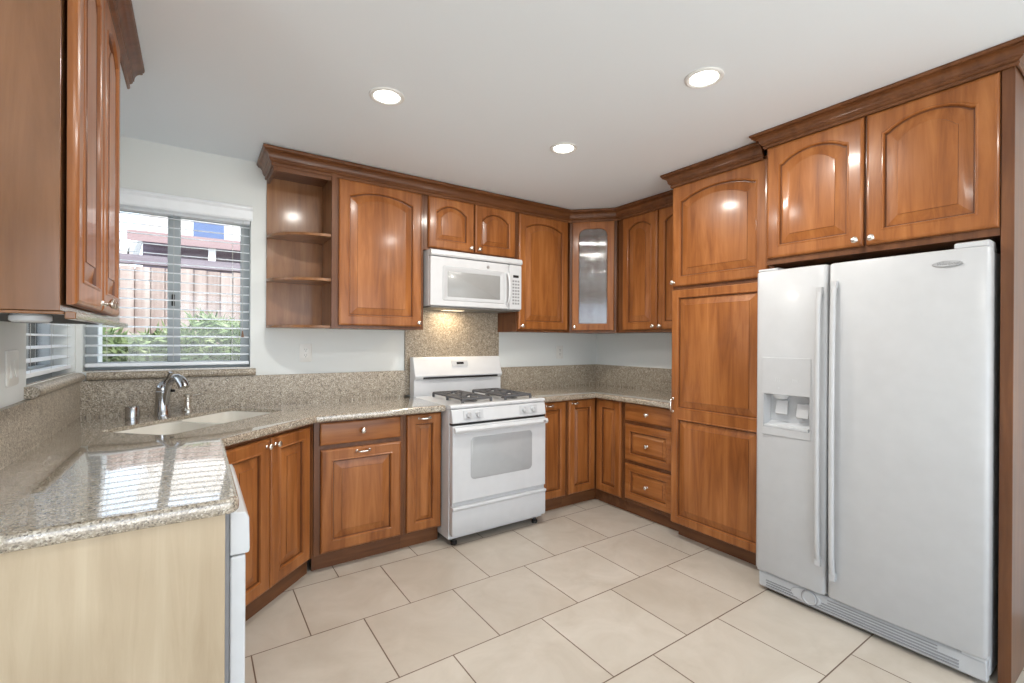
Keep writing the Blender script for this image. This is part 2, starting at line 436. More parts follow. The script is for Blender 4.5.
# windows (local: x along the opening, y outward)
def window(name, w, loc, rotz):
    t = bpy.data.objects.new(name, None); C.objects.link(t); t.location = loc; t.rotation_euler.z = rotz; t['kind'] = 'structure'
    z0, z1 = WZ0, WZ1
    mb = MB()
    fw = .045; F0, F1 = .085, .150
    mb.box(0, fw, F0, F1, z0, z1); mb.box(w - fw, w, F0, F1, z0, z1)
    mb.box(fw, w - fw, F0, F1, z0, z0 + fw); mb.box(fw, w - fw, F0, F1, z1 - fw, z1)
    obj('window_frame', mb, M_VINYL, t, bev=.003)
    xc = w * .50
    obj('meeting_stile', MB().box(xc - .032, xc + .032, F0 + .005, F0 + .045, z0 + fw, z1 - fw), M_VINYL, t, bev=.004)
    obj('latch', MB().box(xc - .012, xc + .004, F0 - .006, F0 + .005, 1.53, 1.60), M_BLACK, t, bev=.002)
    obj('glass', MB().box(fw, xc - .032, F0 + .028, F0 + .032, z0 + fw, z1 - fw).box(xc + .032, w - fw, F0 + .028, F0 + .032, z0 + fw, z1 - fw), M_GLASS, t, smooth=0)
    return t
window('window_1', WX1 - WX0, (WX0, YW, 0), 0)
window('window_2', LY1 - LY0, (XL, LY0, 0), rad(90))

# window blinds
def blind(label, w, loc, rotz, tassel=None, valance=(-.010, .008), vy=0.0):
    """slats hang inside the opening (y > 0); the valance board sits on the room side"""
    t = thing('window_blind', label, 'blind', loc, rotz)
    prof = [(-.034, 2.078), (-.042, 2.088), (-.042, 2.138), (-.056, 2.150), (-.056, 2.160), (-.050, 2.166), (-.002, 2.166), (-.002, 2.158), (-.030, 2.150), (-.030, 2.078)]
    prof = [(y + vy, z - (.05 if vy else 0)) for y, z in prof]
    obj('valance', MB().prism_x(prof, valance[0], w + valance[1]), M_BLIND, t, bev=.0015)
    obj('head_rail', MB().box(.003, w - .003, .012, .060, 2.065, 2.112), M_BLIND, t)
    s = MB(); n = 16; pitch = (2.045 - 1.238) / (n - 1)
    for k in range(n):
        z = 1.238 + k * pitch
        top = [(.012, z - .004), (.036, z + .003), (.061, z + .004)]
        s.prism_x([(y, q + .0014) for y, q in top] + [(y, q - .0014) for y, q in reversed(top)], .004, w - .004)
    obj('slats', s, M_BLIND, t, smooth=60)
    obj('bottom_rail', MB().box(.004, w - .004, .012, .061, 1.172, 1.192), M_BLIND, t, bev=.004)
    c = MB()
    for fx in (.12, .5, .88):
        for yy in (.0105, .0622): c.box(w * fx - .0008, w * fx + .0008, yy - .0006, yy + .0006, 1.192, 2.07)
    obj('ladder_cord', c, M_CORD, t, smooth=0)
    if tassel:
        x = tassel[0]
        obj('pull_cord', MB().tube([(x, .004, 2.08), (x, .004, tassel[1] + .035)], .0012, 6), M_CORD, t)
        obj('tassel', MB().lathe([(.001, .04), (.004, .034), (.007, .012), (.008, 0), (.001, -.001)], (x, .004, tassel[1]), 'z', 12), M_TASSEL, t)
    return t
blind('white horizontal slat blind on the window over the faucet, beside the open shelves', WX1 - WX0 - .004, (WX0 + .002, YW, 0), 0, tassel=(.752, 1.345))
blind('white slat blind on the side window under the cabinet, above the light switches', LY1 - LY0 - .004, (XL, LY0 + .002, 0), rad(90), valance=(-.0005, .0005), vy=.062)

# ------------------------------------------------------------------ recessed lights
for (x, y, lab) in ((.735, 2.126, 'round recessed ceiling light over the counter beside the open shelf cabinet'),
                    (1.806, 1.196, 'round recessed ceiling light nearest the refrigerator cabinet, largest of the lights'),
                    (1.790, 2.10, 'round recessed ceiling light in front of the range, smallest of the lights')):
    t = thing('recessed_light', lab, 'ceiling light', (x, y, ZC), 0, 'recessed ceiling lights')
    obj('trim_ring', MB().lathe([(.058, -.001), (.060, -.006), (.070, -.009), (.078, -.006), (.080, -.0005), (.058, -.0005)], (0, 0, 0), 'z', 40), M_TRIMWH, t)
    obj('lens', MB().lathe([(.0001, -.012), (.030, -.0115), (.050, -.008), (.0575, -.002), (.0575, -.001), (.0001, -.001)], (0, 0, 0), 'z', 40), M_LAMP, t)
    d = bpy.data.lights.new('recessed_lamp', 'AREA'); d.shape = 'DISK'; d.size = .11; d.energy = 13; d.color = (1, .965, .90)
    l = bpy.data.objects.new('recessed_lamp', d); C.objects.link(l); l.parent = t; l.location = (0, 0, -.0125)
for (x, y) in ((2.4, -.7), (.7, .1)):       # the same fixtures in the adjoining space
    d = bpy.data.lights.new('recessed_lamp', 'AREA'); d.shape = 'DISK'; d.size = .14; d.energy = 8; d.color = (1, .965, .90)
    l = bpy.data.objects.new('recessed_lamp', d); C.objects.link(l); l.location = (x, y, ZC - .012)

# ------------------------------------------------------------------ base cabinets
CT0, CT1 = .868, .910            # worktop underside / top
BH = .866                        # cabinet body top
# drawer-over-door unit
X0 = .557
t = thing('base_cabinet', 'stained wood base cabinet with one drawer over a wide door, beside the narrow cabinet', 'cabinet', (X0, 2.785, 0))
w = 1.089 - X0
body_box(t, 0, w, .605, .10, BH, True, .07)
d = MB(); slab_front(d, .588 - X0, 1.062 - X0, .728, .855); dr = obj('drawer', d, M_WOODX, t, smooth=14); knob(dr, (.588 + 1.062) / 2 - X0, .795)
dd = cab_door(t, .592 - X0, 1.066 - X0, .113, .700, 0, f=f_flat); pull(dd, .83 - X0, .675)
# narrow pull-out unit
X0 = 1.0895
t = thing('base_cabinet', 'narrow stained wood base cabinet with one tall slim door, against the white range', 'cabinet', (X0, 2.785, 0))
w = 1.348 - X0
body_box(t, 0, w, .605, .10, BH, True, .07)
dd = cab_door(t, 1.104 - X0, 1.340 - X0, .113, .857, 0, f=f_flat, fw=.052, raised=.02); pull(dd, 1.222 - X0, .832)
# diagonal sink base
ang = rad(45)
L0 = (.064, 2.289)               # left end of the door plane
t = thing('sink_base_cabinet', 'angled stained wood sink base cabinet with two plain doors below the sink', 'cabinet', (L0[0], L0[1], 0), ang)
Lf = .6935
mb = MB().prism([(.0, .0205), (Lf, .0205), (Lf - .02, .075), (Lf - .02, .50), (.02, .50), (.02, .075)], .10, .66)
mb.box(.0, Lf, .0205, .040, .66, BH).box(Lf + .0002, .711, .018, .040, .10, BH)
obj('body', mb, M_TRIMZ, t)
obj('toe_kick', MB().box(-.02, Lf + .03, .062, .08, 0, .0995), M_TRIM, t)
a = cab_door(t, .030, .344, .113, .850, 0, f=f_flat); knob(a, .316, .815)
b_ = cab_door(t, .350, .664, .113, .850, 0, f=f_flat); knob(b_, .378, .815)
# narrow unit beside the range
X0 = 2.122
t = thing('base_cabinet', 'narrow stained wood base cabinet squeezed between the range and the corner cabinet', 'cabinet', (X0, 2.785, 0))
w = 2.430 - X0
body_box(t, 0, w, .60, .10, BH, True, .07)
dd = cab_door(t, .012, 2.416 - X0, .113, .857, 0, f=f_flat, fw=.05, raised=.02); pull(dd, 2.25 - X0, .832, L=.06)
# inside corner cabinet: two doors meeting at a right angle
t = thing('corner_base_cabinet', 'stained wood corner base cabinet with two slim doors meeting in the inside corner', 'cabinet', (2.4315, 2.785, 0))
ex = 2.735 - 2.4315
mb = MB().prism([(0, .0205), (ex + .0205, .0205), (ex + .0205, -.282), (ex + .60, -.282), (ex + .60, .60), (0, .60)], .10, BH)
obj('body', mb, M_TRIMZ, t)
obj('toe_kick', MB().prism([(0, .07), (ex + .07, .07), (ex + .07, -.282), (ex + .09, -.282), (ex + .09, .09), (0, .09)], 0, .0995), M_TRIM, t)
a = cab_door(t, .016, ex - .003, .113, .857, 0, f=f_flat, fw=.052, raised=.02); pull(a, .075, .835, L=.05)
mb = MB(); door(mb, .003, .268, .113, .857, 0, f_flat, fw=.052, raised=.02)
rot = Matrix.Rotation(rad(-90), 4, 'Z')
mb.v = [tuple(rot @ Vector(v) + Vector((ex, 0, 0))) for v in mb.v]
obj('door', mb, [M_WOOD, M_GLAZE], t, smooth=14)
# three-drawer unit on the right wall (local x runs toward the camera)
t = thing('drawer_cabinet', 'stained wood base cabinet with three stacked drawers beside the tall pantry', 'cabinet', (2.735, 2.5015, 0), rad(-90))
w = 2.5015 - 2.010
body_box(t, 0, w, .60, .10, BH, True, .07)
d = MB(); slab_front(d, .030, .465, .728, .857); dr = obj('drawer', d, M_WOODX, t, smooth=14); knob(dr, .247, .792)
for z0, z1 in ((.425, .700), (.128, .397)):
    d = MB(); door(d, .030, .465, z0, z1, 0, f_flat, fw=.045, raised=.022); dr = obj('drawer', d, [M_WOODX, M_GLAZE], t, smooth=14); knob(dr, .247, (z0 + z1) / 2, .002)

# ------------------------------------------------------------------ worktops
def arc(cx, cy, r, a0, a1, n=6): return [(cx + r * math.cos(rad(a0 + (a1 - a0) * i / n)), cy + r * math.sin(rad(a0 + (a1 - a0) * i / n))) for i in range(n + 1)]
def slab_mesh(poly, z0, z1, holes=None):
    me = MB().prism(poly, z0, z1).mesh('slab')
    bm = bmesh.new(); bm.from_mesh(me)
    es = [e for e in bm.edges if abs(e.verts[0].co.z - e.verts[1].co.z) < 1e-5 and e.calc_face_angle(0) > .5]
    bmesh.ops.bevel(bm, geom=es, offset=.013, segments=4, affect='EDGES', profile=.5)
    bm.to_mesh(me); bm.free()
    if holes: me = boolean(me, holes)
    return me
t = thing('countertop', 'speckled granite worktop with the sink, wrapping from the peninsula to the range', 'countertop')
poly = [(XL + .001, 1.425)] + arc(.10 - .03, 1.425 + .03, .03, -90, 0) + [(.10, 2.315), (.56, 2.74), (1.347, 2.74), (1.347, YW - .001), (XL + .001, YW - .001)]
SC = Vector((.04, 2.93)); SHL, SHW = .385, .195
def sk(u, v): return (SC.x + (u - v) * math.sqrt(.5), SC.y + (u + v) * math.sqrt(.5))   # u along, v toward the wall
hole = MB().prism([sk(u, v) for u, v in rrect(-SHL, SHL, -SHW, SHW, .05, 6)], .80, 1.0)
sl = slab_mesh(poly, CT0, CT1, hole)
pocket = MB().prism([sk(u, v) for u, v in rrect(-SHL - .026, SHL + .026, -SHW - .026, SHW + .026, .09, 6)], .80, .891)
obj('slab', boolean(sl, pocket), M_GRAN, t, smooth=30)
mb = MB().box(XL + .0005, 1.318, YW - .0205, YW - .0005, CT1, 1.100)
obj('backsplash', mb, M_GRANH, t)
mb = MB().box(XL + .0005, XL + .0205, 1.432, YW - .0215, CT1, 1.098)
obj('backsplash', mb, M_GRANH, t)
t = thing('countertop', 'speckled granite worktop filling the corner between the range and the pantry', 'countertop')
poly = [(2.118, 2.74), (2.69, 2.74), (2.69, 2.010), (XR - .001, 2.010), (XR - .001, YW - .001), (2.118, YW - .001)]
obj('slab', slab_mesh(poly, CT0, CT1), M_GRAN, t)
obj('backsplash', MB().box(2.168, XR - .0215, YW - .0205, YW - .0005, CT1, 1.100), M_GRANH, t)
obj('backsplash', MB().box(XR - .0205, XR - .0005, 2.012, YW - .0005, CT1, 1.100), M_GRANH, t)
tag(obj('range_splash_panel', MB().box(1.320, 2.166, YW - .019, YW - .0005, CT1 + .001, 1.70), M_GRANH, bev=.003), 'tall granite splash panel on the wall behind the range', 'splash panel')

# granite window ledges with a bullnose front
def ledge(label, x0, x1, z, loc, rotz, dz=.045):
    r = dz / 2
    front = [(-.0005, z)] + [(-.022 - r * math.sin(rad(a)), z + r - r * math.cos(rad(a))) for a in range(0, 181, 20)] + [(-.0005, z + dz)]
    mb = MB().prism_x(front, x0 - .025, x1 + .028)
    o = obj('window_ledge', mb, M_GRANH, smooth=40, loc=loc, rotz=rotz)
    return tag(o, label, 'window ledge')
ledge('granite window ledge with rounded front edge, above the faucet', WX0 + .047, WX1, 1.1015, (0, YW, 0), 0)
ledge('granite window ledge with rounded front edge and exposed end, on the side wall', LY0 - .005, YW - .082, 1.1015, (XL, 0, 0), rad(90))
struct('window_sill_1', MB().box(WX0, WX1, YW, YW + .085, 1.1505, 1.154), M_GRAN, smooth=0)
struct('window_sill_2', MB().box(XL - .085, XL, LY0, LY1, 1.1505, 1.154), M_GRAN, smooth=0)

# ------------------------------------------------------------------ sink, faucet, soap pump, air gap
t = thing('sink', 'white double bowl undermount sink set at an angle in the granite corner', 'sink', (SC.x, SC.y, 0), rad(45))
rim = MB().prism(rrect(-SHL - .02, SHL + .02, -SHW - .02, SHW + .02, .085, 6), .868, .8905)
cut = MB()
bw = []
for x0, x1 in ((-SHL + .004, -.012), (.012, SHL - .004)):
    cut.prism(rrect(x0, x1, -SHW + .004, SHW - .004, .065, 6), .80, .95); bw.append((x0, x1))
obj('rim', boolean(rim, cut), M_SINK, t)
for x0, x1 in bw:
    ls = []
    for d, z, r in ((0, .8695, .065), (.002, .80, .065), (.006, .72, .06), (.016, .695, .055), (.04, .685, .04), (.10, .682, .03)):
        ls.append([(x, y, z) for x, y in rrect(x0 + d, x1 - d, -SHW + .004 + d, SHW - .004 - d, r, 6)])
    bowl = MB().loops(ls, cap1=True)
    ob = obj('bowl', bowl, M_SINK, t)
    obj('drain', MB().lathe([(.0001, .001), (.03, .001), (.04, .003), (.042, .0005), (.0001, .0003)], ((x0 + x1) / 2, 0, .682), 'z', 24), M_CHROME, ob)

# faucet: local +x is the direction in which the spout reaches
fd = math.atan2(-.81, .58)
t = thing('faucet', 'chrome pull-out kitchen faucet with top lever, standing behind the sink', 'faucet', (-.147, 3.205, CT1), fd)
obj('body', MB().lathe([(.0001, 0), (.040, 0), (.040, .005), (.037, .011), (.035, .06), (.032, .118), (.033, .122), (.033, .130), (.030, .134), (.0001, .135)], (0, 0, .0005), 'z', 28), M_CHROME, t)
obj('dome', MB().lathe([(.029, .1345), (.0305, .150), (.026, .166), (.015, .177), (.0001, .180)], (0, 0, .0005), 'z', 28), M_CHROME, t)
obj('lever', MB().tube([(-.004, 0, .174), (.008, .004, .186), (.022, .008, .200), (.036, .010, .220), (.046, .012, .238)], [.011, .008, .0062, .0068, .0085], 10, flat=1.4), M_CHROME, t)
obj('spout', MB().tube([(.022, 0, .060), (.034, 0, .110), (.050, 0, .160), (.072, 0, .196), (.096, 0, .210)], [.017, .0165, .016, .0165, .018], 14), M_CHROME, t)
obj('spray_head', MB().tube([(.094, 0, .2095), (.118, 0, .210), (.142, 0, .199), (.160, 0, .180), (.170, 0, .160)], [.0183, .0215, .024, .026, .0265], 16), M_CHROME, t)
obj('release_button', MB().lathe([(.0001, 0), (.008, 0), (.008, .012), (.006, .015), (.0001, .015)], (.056, .012, .135), 'y', 12), M_BLACK, t)
t = thing('soap_dispenser', 'small chrome soap pump between the faucet and the sink corner', 'soap dispenser', (-.034, 3.308, CT1), rad(-20))
obj('base', MB().lathe([(.0001, 0), (.027, 0), (.027, .006), (.020, .013), (.016, .02), (.0155, .056), (.019, .060), (.019, .068), (.014, .070), (.0001, .071)], (0, 0, .0005), 'z', 24), M_NICKEL, t)
obj('pump_head', MB().lathe([(.012, .070), (.012, .080), (.023, .084), (.024, .096), (.016, .102), (.0001, .103)], (0, 0, .0005), 'z', 24).tube([(.012, 0, .089), (.05, 0, .092), (.082, 0, .098)], [.006, .0045, .004], 10), M_NICKEL, t)
o = obj('air_gap_cap', MB().lathe([(.0001, 0), (.030, 0), (.030, .064), (.027, .070), (.0001, .071)], (0, 0, .0005), 'z', 28), M_CHROME, loc=(-.268, 3.100, CT1))
tag(o, 'short chrome air gap cylinder on the granite beside the faucet', 'air gap')

# ------------------------------------------------------------------ wall plates
def plate(mb, w, h, d=.006): mb.loops([[(x, 0, z) for x, z in rrect(-w, w, -h, h, .006, 3)], [(x, -d * .6, z) for x, z in rrect(-w, w, -h, h, .006, 3)], [(x, -d, z) for x, z in rrect(-w + .004, w - .004, -h + .004, h - .004, .005, 3)]], cap0=True, cap1=True)
def outlet(label, loc, rotz):
    t = thing('wall_outlet', label, 'outlet', loc, rotz)
    mb = MB(); plate(mb, .040, .062); obj('cover_plate', mb, M_PLATE, t)
    for zc in (.0195, -.0195):
        r = MB().loops([[(x, -.006, z) for x, z in rrect(-.017, .017, zc - .0145, zc + .0145, .008, 4)], [(x, -.0085, z) for x, z in rrect(-.0165, .0165, zc - .014, zc + .014, .008, 4)]], cap1=True)
        ro = obj('receptacle', r, M_PLATE, t)
        obj('slot', MB().box(-.0075, -.0050, -.0092, -.0084, zc - .001, zc + .008).box(.0050, .0075, -.0092, -.0084, zc - .001, zc + .008).lathe([(.0001, -.0092), (.0028, -.0092), (.0028, -.0084), (.0001, -.0084)], (0, 0, zc - .008), 'y', 10), M_SLOT, ro, smooth=0)
outlet('white duplex wall outlet under the single door cabinet, beside the window', (.620, YW - .0005, 1.242), 0)
outlet('white duplex wall outlet under the cabinet between the range and the corner', (2.86, YW - .0005, 1.225), 0)
t = thing('light_switch', 'white double light switch plate on the side wall beside the blind', 'light switch', (XL + .0005, 2.325, 1.225), rad(90))
mb = MB(); plate(mb, .062, .062); obj('cover_plate', mb, M_PLATE, t)
for xx in (-.024, .024):
    obj('rocker', MB().prism_x([(-.006, -.033), (-.011, -.033), (-.0075, 0), (-.0075, .033), (-.006, .033)], xx - .0165, xx + .0165), M_PLATE, t, bev=.001)

# ------------------------------------------------------------------ upper cabinets
UB, UT = 1.405, 2.398      # bottoms and tops of the upper boxes
YU = 3.08                  # door plane
DB, DT = 1.425, 2.365
# open end shelves
X0, X1 = .380, .742
t = thing('open_shelf_cabinet', 'open end cabinet with quarter-round shelves beside the window', 'shelf cabinet', (X0, YU, 0))
w = X1 - X0; dp = YW - YU - .001
obj('back_panel', MB().box(.0005, w - .0185, dp - .012, dp, UB, UT), M_SHELFW, t)
obj('side_panel', MB().box(w - .018, w - .0005, .0205, dp, UB, UT), M_SHELFW, t)
obj('side_stile', MB().box(w - .030, w - .0005, .001, .0203, UB, UT), M_TRIMZ, t, bev=.002)
obj('top_rail', MB().box(.0005, w - .0305, .012, .030, UT - .058, UT).box(.0005, .019, .0302, dp - .0125, UT - .058, UT).box(.0192, w - .0185, .0305, dp - .0125, UT - .018, UT), M_TRIM, t, bev=.002)
rx, ry = w - .0195, dp - .013
for i, (z, th) in enumerate(((UB, .018), (1.703, .019), (1.985, .019))):
    q = [(w - .0185, dp - .0125)] + [(w - .0185 - rx * math.sin(rad(a)), dp - .0125 - (ry - .02) * math.cos(rad(a))) for a in range(0, 91, 6)]
    obj('shelf', MB().prism(q, z, z + th), M_SHELFW, t, bev=.004)
# single door
X0, X1 = .7425, 1.3435
t = thing('wall_cabinet', 'tall single arched door wall cabinet next to the open shelves', 'cabinet', (X0, YU, 0))
body_box(t, 0, X1 - X0, dp, UB, UT)
a = cab_door(t, .758 - X0, 1.322 - X0, DB, DT, .042, top=.050); knob(a, 1.298 - X0, DB + .028)
# over the microwave
X0, X1 = 1.344, 2.151
t = thing('wall_cabinet', 'short two door wall cabinet above the white microwave', 'cabinet', (X0, YU, 0))
body_box(t, 0, X1 - X0, dp, 1.978, UT)
a = cab_door(t, 1.374 - X0, 1.745 - X0, 1.997, DT, .050, top=.045, fw=.055, raised=.028); knob(a, 1.715 - X0, 1.997 + .028)
b_ = cab_door(t, 1.756 - X0, 2.128 - X0, 1.997, DT, .050, top=.045, fw=.055, raised=.028); knob(b_, 1.786 - X0, 1.997 + .028)
# between microwave and corner
X0, X1 = 2.1515, 2.700
t = thing('wall_cabinet', 'single arched door wall cabinet between the microwave and the glass corner cabinet', 'cabinet', (X0, YU, 0))
body_box(t, 0, X1 - X0, dp, UB, UT)
a = cab_door(t, 2.165 - X0, 2.685 - X0, DB, DT, .042, top=.050); knob(a, 2.190 - X0, DB + .028)
# diagonal glass corner cabinet
PA, PB = Vector((2.7005, YU)), Vector((2.985, 2.7955))
t = thing('corner_wall_cabinet', 'diagonal corner wall cabinet with a ribbed glass door', 'cabinet', (PA.x, PA.y, 0), rad(-45))
Ld = (PB - PA).length
def loc2(x, y):
    r = Matrix.Rotation(rad(45), 2); return tuple(r @ (Vector((x, y)) - PA))
q = [(.001, .0205), (Ld - .001, .0205), loc2(XR - .001, 2.797), loc2(XR - .001, YW - .001), loc2(2.702, YW - .001)]
cx_ = sum(p[0] for p in q) / 5; cy_ = sum(p[1] for p in q) / 5
mb = MB()
mb.prism(q, UB, UB + .018).prism(q, UT - .018, UT)
for i in (1, 2, 3, 4):
    a, b2 = Vector(q[i]), Vector(q[(i + 1) % 5]); n_ = Vector((-(b2 - a).y, (b2 - a).x)).normalized() * .012
    mb.prism([tuple(a), tuple(b2), tuple(b2 + n_), tuple(a + n_)], UB + .018, UT - .018)
obj('body', mb, M_TRIMZ, t)
obj('face_frame', MB().box(.001, .030, .0005 + .02, .040, UB + .0185, UT - .0185).box(Ld - .030, Ld - .001, .0205, .040, UB + .0185, UT - .0185).box(.0305, Ld - .0305, .0205, .040, UT - .055, UT - .0185).box(.0305, Ld - .0305, .0205, .040, UB + .0185, UB + .04), M_TRIMZ, t)
qs = [(cx_ + (x - cx_) * .93, cy_ + (y - cy_) * .93 + .014) for x, y in q]
for z in (1.66, 1.93, 2.17):
    obj('shelf', MB().prism(qs, z, z + .012), M_SHELFW, t)
mb = MB(); door(mb, .022, Ld - .022, DB, DT, .060, f_round, fw=.052, glass=True, top=.055)
dd = obj('door', mb, [M_WOOD, M_GLAZE], t, smooth=14)
knob(dd, .045, DB + .028)
# ribbed pane: ribs run vertically
ribs = 26; gx0, gx1, gz0, gz1 = .076, Ld - .076, DB + .054, DT - .057
pts = []
for i in range(ribs * 6 + 1):
    x = gx0 + (gx1 - gx0) * i / (ribs * 6); pts.append((x, .011 - .0024 * abs(math.sin(PI * i / 6))))
pts += [(gx1, .0145), (gx0, .0145)]
obj('glass_pane', MB().prism(pts, gz0, gz1), M_REED, dd, smooth=50)
# right-wall two door
t = thing('wall_cabinet', 'two door wall cabinet between the glass corner cabinet and the pantry', 'cabinet', (2.985, 2.793, 0), rad(-90))
Y0 = 2.793
body_box(t, 0, Y0 - 2.010, XR - 2.985 - .001, UB, UT)
a = cab_door(t, Y0 - 2.735, Y0 - 2.377, DB, DT, .042, top=.050, fw=.055); knob(a, Y0 - 2.405, DB + .028)
b_ = cab_door(t, Y0 - 2.368, Y0 - 2.018, DB, DT, .042, top=.050, fw=.055); knob(b_, Y0 - 2.340, DB + .028)
# pantry
Y0 = 2.006
t = thing('pantry_cabinet', 'tall stained wood pantry cabinet standing beside the refrigerator', 'cabinet', (2.67, Y0, 0), rad(-90))
W_ = Y0 - 1.335
mb = MB().box(0, W_, .0205, XR - 2.67 - .001, .10, UT)
obj('body', mb, M_TRIMZ, t, bev=.0015, seg=1)
obj('toe_kick', MB().box(0.0, W_, .095, .115, 0, .0995).box(0, .018, .115, .64, 0, .0995), M_TRIM, t)
a = cab_door(t, .004, .640, 1.700, 2.372, .050, top=.050); knob(a, .022, 1.728)
mb = MB(); two_panel_door(mb, .004, .640, .112, 1.676, .818, .880, fw=.045)
b_ = obj('door', mb, [M_WOOD, M_GLAZE], t, smooth=14); pull(b_, .020, .905, L=.085, vertical=True)
# over the refrigerator
Y0 = 1.328
XF = 2.57
t = thing('wall_cabinet', 'deep two door cabinet with arched panels above the refrigerator', 'cabinet', (XF, Y0, 0), rad(-90))
body_box(t, 0, Y0 - .4305, XR - XF - .001, 1.752, UT + .01)
a = cab_door(t, Y0 - 1.320, Y0 - .876, 1.783, 2.385, .050, top=.050); knob(a, Y0 - .902, 1.783 + .028)
b_ = cab_door(t, Y0 - .865, Y0 - .4325, 1.783, 2.385, .050, top=.050); knob(b_, Y0 - .838, 1.783 + .028)
tag(obj('end_panel', MB().box(2.585, XR - .001, .392, .429, 0, UT + .01), M_TRIMZ, bev=.002), 'tall stained wood end panel closing the refrigerator alcove', 'panel')
# left-wall cabinet above the peninsula
t = thing('wall_cabinet', 'two door wall cabinet hanging over the peninsula beside the side window', 'cabinet', (-.224, 1.435, 0), rad(90))
W_ = 2.430 - 1.435
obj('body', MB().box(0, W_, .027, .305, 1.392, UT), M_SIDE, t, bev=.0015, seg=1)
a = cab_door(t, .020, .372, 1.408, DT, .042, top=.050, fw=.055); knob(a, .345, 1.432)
b_ = cab_door(t, .380, .735, 1.408, DT, .042, top=.050, fw=.055); knob(b_, .405, 1.432)
obj('light_rail', MB().box(0.0005, W_ - .0005, .0005, .0200, 1.374, 1.3915).box(.0005, .018, .0202, .303, 1.384, 1.3915), M_SIDE, t, bev=.003)
obj('underside', MB().box(.0185, W_ - .001, .0203, .304, 1.386, 1.3915), M_NEARBLACK, t)  # near-black sheet across the cabinet bottom
o = obj('puck_light', MB().lathe([(.0001, 0), (.033, 0), (.036, -.004), (.036, -.014), (.030, -.018), (.0001, -.019)], (0, 0, 0), 'z', 28), M_APPL2, loc=(-.315, 1.52, 1.3852))
tag(o, 'round white puck light under the wall cabinet over the peninsula', 'light')

# crown molding
def crown(label, path, z0, z1, proj=.058):
    h = z1 - z0
    prof = [(.0015, z0), (.007, z0), (.011, z0 + h * .06), (.011, z0 + h * .16), (.008, z0 + h * .20), (.014, z0 + h * .24), (.020, z0 + h * .30), (.020, z0 + h * .36)]
    for k in range(0, 9):
        a = k / 8; prof.append((.024 + (proj - .034) * (1 - math.cos(a * PI / 2)), z0 + h * (.38 + .36 * math.sin(a * PI / 2))))
    prof += [(proj - .006, z0 + h * .76), (proj - .009, z0 + h * .80), (proj - .003, z0 + h * .84), (proj, z0 + h * .90), (proj, z1), (.0015, z1)]
    mb = MB(); sweep(mb, path, prof)
    o = obj('crown_molding', mb, M_TRIM, smooth=18)
    return tag(o, label, 'crown molding')
E0 = .0005
crown('long dark crown molding running over the range wall cabinets and around the corner', [(.380, YW - .001), (.380, YU + .012), (2.7005, YU + .012), (2.992, 2.7985), (2.992, 2.068)], 2.352 + .012, 2.462)
crown('short dark crown molding capping the tall pantry', [(2.984, 2.008), (2.682, 2.008), (2.682, 1.392)], 2.374, 2.4635)
crown('dark crown molding capping the cabinet above the refrigerator', [(2.66, 1.330), (2.582, 1.330), (2.582, .390), (XR - .001, .390)], 2.388, 2.4655, .062)
crown('dark crown molding on the wall cabinet over the peninsula', [(XL + .001, 1.433), (-.238, 1.433), (-.238, 2.50)], 2.352 + .015, 2.464)

# ------------------------------------------------------------------ peninsula end panel and dishwasher
tag(obj('peninsula_end_panel', MB().box(XL + .001, .0685, 1.452, 1.470, 0, CT0 - .001), M_PALE, bev=.002), 'pale maple veneer end panel under the peninsula worktop', 'panel')
t = thing('dishwasher', 'white dishwasher under the peninsula worktop, seen edge on', 'dishwasher', (.1185, 1.478, 0), rad(90))
obj('tub', MB().box(.008, .588, .0385, .58, .10, .855), M_INK, t)
obj('door', MB().box(0, .596, 0, .038, .115, .735), M_APPL, t, bev=.006)
obj('control_panel', MB().prism_x([(.038, .738), (-.008, .738), (-.010, .75), (-.008, .835), (.0, .853), (.038, .858)], 0, .596), M_APPL, t, bev=.004)
obj('kick_plate', MB().box(.004, .592, .05, .07, .01, .0985), M_APPL2, t)

# ------------------------------------------------------------------ range
RX, RY = 1.352, 2.655
t = thing('gas_range', 'white freestanding gas range with grey oven window between the cabinets', 'range', (RX, RY, 0))
RW = .760
obj('body', MB().box(0, RW, .048, .705, .045, .885), M_APPL, t, bev=.004)
ck = MB().prism_x([(.030, .886), (.018, .897), (.018, .905), (.026, .914), (.060, .916), (.100, .908), (.58, .908), (.60, .914), (.60, .886)], -.003, RW + .003)
obj('cooktop', ck, M_APPL, t, bev=.003)
cp = obj('control_panel', MB().prism_x([(.047, .797), (.006, .797), (.002, .805), (.016, .885), (.047, .8855)], .002, RW - .002), M_APPL, t, bev=.004)
for x in (.122, .192, .564, .642):
    k = MB().lathe([(.0001, 0), (.021, 0), (.021, -.006), (.018, -.008), (.0165, -.024), (.0001, -.025)], (x, .008, .848), 'y', 24)
    k.box(x - .003, x + .003, -.020, -.016, .832, .864)
    obj('knob', k, M_APPL2, cp)
for a, b2 in ((.085, .232), (.528, .680)):
    obj('knob_plate', MB().prism_x([(.0025, .818), (.0005, .818), (.0105, .875), (.0125, .875)], a, b2), M_APPL2, cp)
obj('vent_gap', MB().box(.004, RW - .004, .012, .047, .784, .7965), M_BLACK, t)
od = obj('oven_door', MB().box(.004, RW - .004, 0, .046, .288, .782), M_APPL, t, bev=.008)
w1 = MB().loops([[(x, -.0006, z) for x, z in rrect(.135, .632, .425, .700, .03, 6)], [(x, -.0022, z) for x, z in rrect(.139, .628, .429, .696, .027, 6)]], cap0=True, cap1=True)
obj('window', w1, M_OVENGL, od)
hd = MB().prism_x([(-.016, .736), (-.030, .742), (-.035, .755), (-.031, .768), (-.022, .776), (-.012, .772)], .006, RW - .006)
for x in (.035, RW - .060): hd.box(x, x + .025, -.030, .004, .745, .770)
obj('handle', hd, M_APPL, od, bev=.004)
